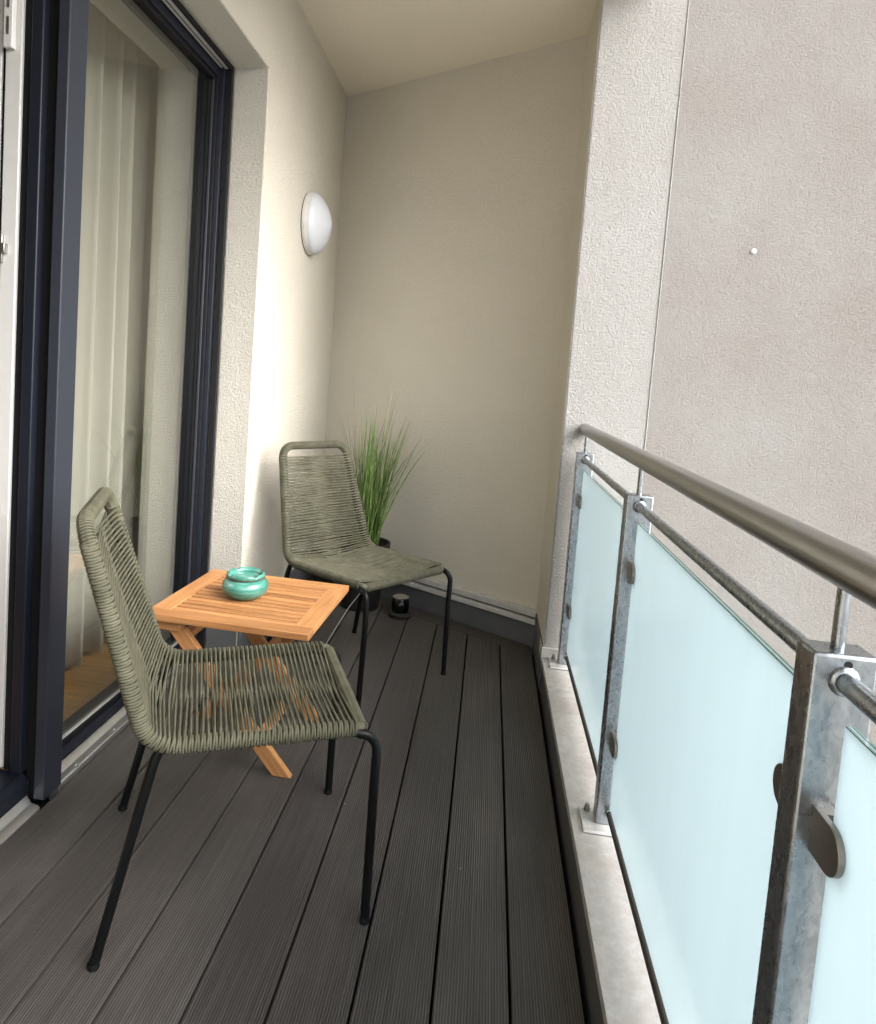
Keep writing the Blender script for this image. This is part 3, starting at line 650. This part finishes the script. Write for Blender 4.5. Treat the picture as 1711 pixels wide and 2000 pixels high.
def make_chair(label):
    t = empty('rope_chair'); tag(t, label, 'chair', 'rope chairs')
    # --- seat and back cores
    side = lambda s, sg: Vector((at_s(s)[0].x, sg * halfw(s), at_s(s)[0].y))
    U = [side(S_BACK * (1 - k / 20), -1) for k in range(20)] + [Vector((XF + 0.001, -W0 + 0.003, ZF - 0.002)), Vector((XF + 0.004, -W0 + 0.012, ZF - 0.006))]
    U = U + [Vector((q.x, -q.y, q.z)) for q in U[::-1]]
    seat = MB().tube(U, 0.0122, 12).build('seat', 'rope', t)
    front = [(XF + 0.004, -W0 + 0.012, ZF - 0.006), (XF + 0.004, W0 - 0.012, ZF - 0.006)]
    hx = helix(front, 0.0138, 0.0026, 0.0053, 9, 5).build('bar_wrapping', 'rope', seat); tag(hx, kind='stuff')
    # back loop with rounded top corners
    s_top = SL; rc = 0.055
    topc, topd = at_s(SL); nrm = Vector((topd.x, 0, topd.y))
    loop = []
    for sg in (-1, 1):
        arm = [side(S_BACK + (SL - rc - S_BACK) * k / 18, sg) for k in range(19)]
        wt = halfw(SL - rc); cen = Vector((at_s(SL - rc)[0].x, sg * (wt - rc), at_s(SL - rc)[0].y))
        arc = [cen + Vector((0, sg, 0)) * rc * math.cos(a) + nrm * rc * math.sin(a) for a in [PI / 2 * k / 8 for k in range(1, 9)]]
        pts = arm + arc
        loop = pts if sg == -1 else loop + pts[::-1]
    back = MB().tube(loop, 0.0122, 12).build('backrest', 'rope', t)
    i0 = 17; head = loop[i0:len(loop) - i0]
    hx = helix(head, 0.0142, 0.0027, 0.0054, 9, 5).build('top_wrapping', 'rope', back); tag(hx, kind='stuff')
    # --- figure-of-eight cords, each its own loop
    per = 0.0114
    def ring_at(mb, s, sg):
        c, d = at_s(s); w_ = halfw(s); nn = Vector((d.y, 0, -d.x))
        C0 = Vector((c.x, sg * w_, c.y)); Y = Vector((0, 1, 0))
        mb.tube([C0 + (nn * math.sin(a) + Y * math.cos(a)) * RR for a in [2 * PI * k / 12 for k in range(12)]], CR, 5, closed=True, up=(d.x, 0, d.y))
    def cord(s, nm, par, tight):
        c, d = at_s(s); w_ = halfw(s)
        T = Vector((d.x, 0, d.y)); nn = Vector((d.y, 0, -d.x))
        if nn.z < 0 and s < 0.2: nn = -nn
        C0 = Vector((c.x, 0, c.y)); Y = Vector((0, 1, 0))
        sag = 0.007 if s < S_BACK else 0.004
        j1, j2 = rp.gauss(0, tight), rp.gauss(0, tight)
        e = 0.0026
        P = []
        m = 8
        def strand(y0, n0, y1, n1, t0, t1, jit):
            for k in range(m + 1):
                u = k / m; y = y0 + (y1 - y0) * u; b_ = math.sin(PI * u)
                P.append(C0 + Y * y + nn * (n0 + (n1 - n0) * u - sag * b_) + T * (t0 + (t1 - t0) * u + jit * b_))
        strand(-w_, RR, w_, -RR, -e, -e, j1)
        for k in range(1, 6):
            a = -PI / 2 + PI * k / 6; P.append(C0 + Y * (w_ + RR * math.cos(a)) + nn * (RR * math.sin(a)) + T * (-e + 2 * e * k / 6))
        strand(w_, RR, -w_, -RR, e, e, j2)
        for k in range(1, 6):
            a = -PI / 2 + PI * k / 6; P.append(C0 + Y * (-w_ - RR * math.cos(a)) + nn * (RR * math.sin(a)) + T * (e - 2 * e * k / 6))
        MB().tube(P, CR, 6, closed=True).build(nm, 'rope', par, angle=180)
    rs, rb = MB(), MB()
    s = 0.012
    while s < SL - 0.047:
        inseat = s < S_BACK
        cord(s, 'cord', seat if inseat else back, 0.0015 if inseat else 0.0009)
        for sg in (-1, 1): ring_at(rs if inseat else rb, s + per / 2, sg)
        s += per
    tag(rs.build('rail_wrapping', 'rope', seat, angle=180), kind='stuff')
    tag(rb.build('rail_wrapping', 'rope', back, angle=180), kind='stuff')
    # --- legs: one bent tube end each, sleeve hidden under the rope
    for sg in (-1, 1):
        yf, yr_ = sg * 0.231, sg * 0.245
        P = [Vector((0.385, sg * W0, ZF - 0.003)), Vector((0.412, sg * (W0 + 0.002), ZF - 0.006))]
        cx, cz, R = 0.425, ZF - 0.010 - 0.036, 0.036
        P += [Vector((cx + R * math.sin(a), sg * (W0 + 0.007 + 0.001 * k), cz + R * math.cos(a))) for k, a in enumerate([PI / 2 * q / 7 for q in range(0, 8)])]
        P += [Vector((0.461, sg * 0.224, 0.30)), Vector((0.460, yf, 0.006))]
        lg = MB().tube(P, 0.0101, 14, up=(0, 1, 0)).build('leg', 'powder_black', t)
        MB().lathe([(0.0088, 0.0), (0.0112, 0.001), (0.0112, 0.010), (0.0102, 0.012)], 14, Matrix.Translation((0.460, yf, 0))).build('foot_cap', 'black_rubber', lg)
        P = [Vector((0.052, sg * W0, 0.4200)), Vector((0.036, sg * (W0 + 0.001), 0.4140))]
        fx = -0.072; top = Vector((0.022, sg * (W0 + 0.007), 0.388)); 
        P += [Vector((0.026, sg * (W0 + 0.002), 0.404)), Vector((0.020, sg * (W0 + 0.004), 0.390)), Vector((0.0135, sg * (W0 + 0.006), 0.366)),
              Vector((-0.026, sg * 0.229, 0.20)), Vector((fx, yr_, 0.006))]
        lg = MB().tube(P, 0.0101, 14, up=(0, 1, 0)).build('leg', 'powder_black', t)
        MB().lathe([(0.0088, 0.0), (0.0112, 0.001), (0.0112, 0.010), (0.0102, 0.012)], 14, Matrix.Translation((fx, yr_, 0))).build('foot_cap', 'black_rubber', lg)
    return t
ch1 = make_chair('olive rope chair in the foreground, seen side-on before the wooden table')
ch2 = copy_tree(ch1)
ch1.location = (-0.689, 1.426, 0); ch1.rotation_euler = (0, 0, 0.401)
ch2.location = (-0.604, 2.766, 0); ch2.rotation_euler = (0, 0, -0.628)
tag(ch2, 'olive rope chair in the far corner, facing the railing before the potted grass')
# loose cord end hanging off the far chair
pts = [Vector((0.40, -0.200, 0.39)), Vector((0.355, -0.205, 0.33)), Vector((0.31, -0.215, 0.25)), Vector((0.268, -0.225, 0.17)), Vector((0.235, -0.232, 0.115))]
MB().tube(pts, 0.0016, 6).build('loose_cord', 'mill_aluminium', ch2)

# ================================================================== TABLE
TX, TY, TA, TS, TD, TZ = -0.668, 2.039, -0.035, 0.484, 0.464, 0.449
tb = empty('folding_table', (TX, TY, 0), TA)
tag(tb, 'small slatted orange-brown wooden folding table between the two chairs', 'table')
def piece(name, L, Wd, Th, loc, rz=0.0, ry=0.0, parent=tb, bevel=0.0025):
    o = bx(-L / 2, L / 2, -Wd / 2, Wd / 2, -Th / 2, Th / 2).build(name, 'acacia', parent, bevel=bevel, seg=2)
    o.location = loc; o.rotation_euler = (0, ry, rz); return o
TH = 0.021; zt = TZ - TH / 2
top = piece('rail', TS, 0.050, TH, (0, -TD / 2 + 0.025, zt)); piece('rail', TS, 0.040, TH, (0, TD / 2 - 0.020, zt))
for sg in (-1, 1): piece('stile', TD - 0.0922, 0.058, TH - 0.0006, (sg * (TS / 2 - 0.029), -0.0 + 0.005, zt), PI / 2)
ns = 12; y0, y1 = -TD / 2 + 0.0505, TD / 2 - 0.0405; pw = (y1 - y0) / ns
for k in range(ns):
    piece('slat', TS - 0.1172, pw - 0.0082, 0.0125, (0, y0 + pw * (k + 0.5), TZ - 0.0073))
# under-rails and crossed legs
zu = TZ - TH - 0.017
for sx_ in (-0.165, 0.165):
    piece('under_rail', TD - 0.10, 0.034, 0.032, (sx_, 0.0, zu), PI / 2)
piece('cleat', 0.075, 0.022, 0.034, (-0.178, -0.190, zu - 0.001))
def leg(xt, zt_, xb, y, wd=0.042, th=0.022):
    # plank whose foot is cut level with the floor
    a = Vector((xt, zt_)); b_ = Vector((xb, 0.0)); d = (b_ - a).normalized(); hw = wd / 2 / abs(d.y)
    hx = wd / 2
    poly = [(xb - hw, 0.0), (xb + hw, 0.0), (xt + hw, zt_), (xt - hw, zt_)]
    mb = MB().prism(poly, 'y', -th / 2, th / 2)
    # local X along the leg for the grain
    ang_ = math.atan2(d.y, d.x); c = Vector((xt + xb, zt_)) * 0.5
    Rm = Matrix.Rotation(-ang_, 4, 'Y')
    Mw = Matrix.Translation((c.x, y, c.y)) @ Rm
    mb.v = [tuple(Mw.inverted() @ Vector((q[0], q[1] + y, q[2]))) for q in mb.v]
    o = mb.build('leg', 'acacia', tb, bevel=0.0025); o.matrix_local = Mw; return o
for y in (-0.165, 0.165): leg(-0.170, TZ - TH - 0.036, 0.172, y)
for y in (0.085, 0.200 - 0.06): leg(0.150, TZ - TH - 0.036, -0.185, y - 0.0)
piece('stretcher', 0.305, 0.030, 0.018, (0.098, 0.0, 0.098), PI / 2, 0)
piece('stretcher', 0.305, 0.030, 0.018, (-0.140, 0.0, 0.372), PI / 2, 0)

# ================================================================== BOWL
bo = empty('ashtray_bowl', (-0.700, 2.036, TZ + 0.0006)); bo.scale = (1.07, 1.07, 1.0)
tag(bo, 'round turquoise glazed ceramic pot with brown rim on the table', 'bowl')
prof = [(0.0, 0.001), (0.036, 0.0), (0.042, 0.002), (0.056, 0.012), (0.0645, 0.026), (0.0665, 0.036), (0.0635, 0.048), (0.056, 0.057), (0.0495, 0.0605), (0.0490, 0.0635)]
MB().lathe(prof, 56).build('body', 'glaze', bo, angle=60)
n = 72; vv = []; ff = []
ringp = [(0.0490, 0.0635), (0.0535, 0.0650), (0.0550, 0.0690), (0.0545, 0.0750), (0.0505, 0.0780), (0.0465, 0.0760), (0.0435, 0.068), (0.0430, 0.050), (0.0520, 0.038), (0.048, 0.018), (0.0, 0.012)]
for r, z in ringp:
    for k in range(n):
        a = 2 * PI * k / n
        notch = sum(math.exp(-((a - c0) / 0.14) ** 2) for c0 in (0.9, 2.47, 4.04, 5.61))
        zz = z - 0.0045 * notch * (1 if 0.0685 < z else 0)
        vv.append((r * math.cos(a), r * math.sin(a), zz))
for i in range(len(ringp) - 1):
    for k in range(n): ff.append((i * n + k, i * n + (k + 1) % n, (i + 1) * n + (k + 1) % n, (i + 1) * n + k))
MB().add(vv, ff).build('lip', 'glaze', bo, angle=60)
MB().tube([(0.0540 * math.cos(2 * PI * k / 48), 0.0540 * math.sin(2 * PI * k / 48), 0.0652) for k in range(48)], 0.0016, 6, closed=True).build('rim_line', 'glaze_rim', bo)

# ================================================================== POTTED GRASS
PXC, PYC = -0.560, 3.365
pl = empty('potted_grass', (PXC, PYC, 0))
tag(pl, 'tall green ornamental grass in a black pot in the corner', 'plant')
MB().lathe([(0.0, 0.004), (0.085, 0.0), (0.092, 0.004), (0.118, 0.30), (0.128, 0.302), (0.130, 0.330), (0.122, 0.332), (0.116, 0.300), (0.0, 0.298)], 40).build('pot', 'pot_plastic', pl)
MB().lathe([(0.0, 0.312), (0.08, 0.310), (0.1155, 0.306)], 24).build('soil', 'soil', pl)
rg = random.Random(11)
def blade(mb, az, lean, L, wd, droop, r0=0.03, tw=0.0):
    a0 = rg.uniform(0, 2 * PI); rr = r0 * math.sqrt(rg.random())
    p = Vector((rr * math.cos(a0), rr * math.sin(a0), 0.305)); d = Vector((math.cos(az) * math.sin(lean), math.sin(az) * math.sin(lean), math.cos(lean)))
    side_ = Vector((-math.sin(az + tw), math.cos(az + tw), 0)); n_ = 9; vs_ = []; step = L / n_
    for k in range(n_ + 1):
        u = k / n_; ww = wd * (0.55 + 0.9 * u - 1.42 * u * u) if u < 1 else 0.0003
        nrm = d.cross(side_).normalized()
        vs_ += [p - side_ * ww, p + nrm * ww * 0.45, p + side_ * ww]
        p = p + d * step
        d = (d + (Vector((math.cos(az), math.sin(az), 0)) * 0.5 - Vector((0, 0, 1))) * droop * u * step * 4).normalized()
        mx_, my = p.x + PXC, p.y + PYC
        if my > ywall(mx_, 0.02):
            p.y = ywall(mx_, 0.02) - PYC
        if mx_ < XL + 0.02: p.x = XL + 0.02 - PXC
    k = len(mb.v); mb.v += [tuple(q) for q in vs_]
    for i in range(n_):
        for j in range(2):
            a = k + i * 3 + j; mb.f.append((a, a + 1, a + 4, a + 3))
tuft = MB()
for q in range(250):
    az = rg.gauss(-0.35, 1.5); big = rg.random()
    blade(tuft, az, abs(rg.gauss(0.04, 0.165)), 0.26 + 0.44 * big, rg.uniform(0.0028, 0.0068), rg.uniform(0.02, 0.45), 0.07, rg.gauss(0, 0.5))
tag(tuft.build('foliage', 'grass_blade', pl, angle=180), kind='stuff')
for (az, lean, L, wd, dr_) in [(2.6, 0.13, 0.86, 0.0034, 0.03), (0.2, 0.16, 0.78, 0.0042, 0.03), (0.0, 0.13, 0.70, 0.004, 0.02), (-0.1, 0.34, 0.66, 0.0036, 0.55), (-0.3, 0.42, 0.60, 0.0032, 0.75),
                             (0.1, 0.24, 0.62, 0.004, 0.12), (3.0, 0.30, 0.62, 0.003, 0.2), (2.2, 0.06, 0.72, 0.0036, 0.02), (-0.5, 0.10, 0.66, 0.004, 0.05), (0.4, 0.3, 0.5, 0.0036, 0.3), (-0.7, 0.45, 0.42, 0.003, 0.3), (-0.2, 0.55, 0.36, 0.0026, 0.35)]:
    mb = MB(); blade(mb, az, lean, L, wd, dr_, 0.03, 0.3); mb.build('blade', 'grass_blade', pl, angle=180)
for (dx, dy, z0, z1) in ((0.085, -0.02, 0.90, 1.06), (-0.055, -0.04, 0.72, 0.90)):
    mb = MB()
    base_ = Vector((0.0, 0.0, 0.31)); tip = Vector((dx, dy, z1)); st0 = base_.lerp(tip, (z0 - 0.31) / (z1 - 0.31))
    mb.tube([base_, st0, tip], [0.0014, 0.0011, 0.0006], 5)
    for q in range(260):
        u = rg.random(); c = st0.lerp(tip, u); a = rg.uniform(0, 2 * PI); l = 0.020 * math.sin(PI * min(1, 0.12 + 0.9 * u)) + 0.004
        e_ = c + Vector((math.cos(a) * l, math.sin(a) * l, 0.016 + rg.random() * 0.012)); sd_ = Vector((-math.sin(a), math.cos(a), 0)) * 0.0004
        mb.add([c - sd_, c + sd_, e_], [(0, 1, 2)])
    mb.build('plume', 'plume', pl, angle=180)

# ================================================================== LANTERN
ln = empty('table_lantern', (-0.350, 3.285, 0))
tag(ln, 'small black round lantern with shiny top on the deck under the far chair', 'lantern')
MB().lathe([(0.0, 0.001), (0.050, 0.0), (0.056, 0.004), (0.056, 0.018), (0.050, 0.024), (0.040, 0.026)], 32).build('base', 'pot_plastic', ln)
MB().lathe([(0.040, 0.0262), (0.043, 0.050), (0.041, 0.078), (0.034, 0.090)], 32).build('globe', 'lantern_glass', ln)
MB().lathe([(0.0, 0.027), (0.018, 0.027), (0.018, 0.060), (0.0, 0.062)], 20).build('candle', 'pot_plastic', ln)
MB().lathe([(0.034, 0.0902), (0.040, 0.092), (0.040, 0.098), (0.030, 0.101), (0.024, 0.099), (0.010, 0.1015), (0.0, 0.102)], 32).build('lid', 'chrome', ln)

# ================================================================== CRUMBS ON THE DECK
mb = MB(); rc_ = random.Random(5)
for (x, y) in ((-0.203, 2.62), (-0.30, 1.78), (0.02, 1.60), (-0.12, 2.05)):
    r = rc_.uniform(0.0010, 0.0019)
    mt = Matrix.Translation((x, y, 0.0004 + r * 0.5)) @ Matrix.Rotation(rc_.random() * 6, 4, 'Z') @ Matrix.Diagonal((1, 0.7, 0.5, 1))
    mb.lathe([(0.0, -r), (r * 0.8, -r * 0.5), (r, 0.1 * r), (r * 0.6, r * 0.8), (0.0, r)], 7, mt)
tag(mb.build('crumbs', 'lamp_base'), 'tiny pale crumbs scattered on the dark deck', 'debris', kind='stuff')
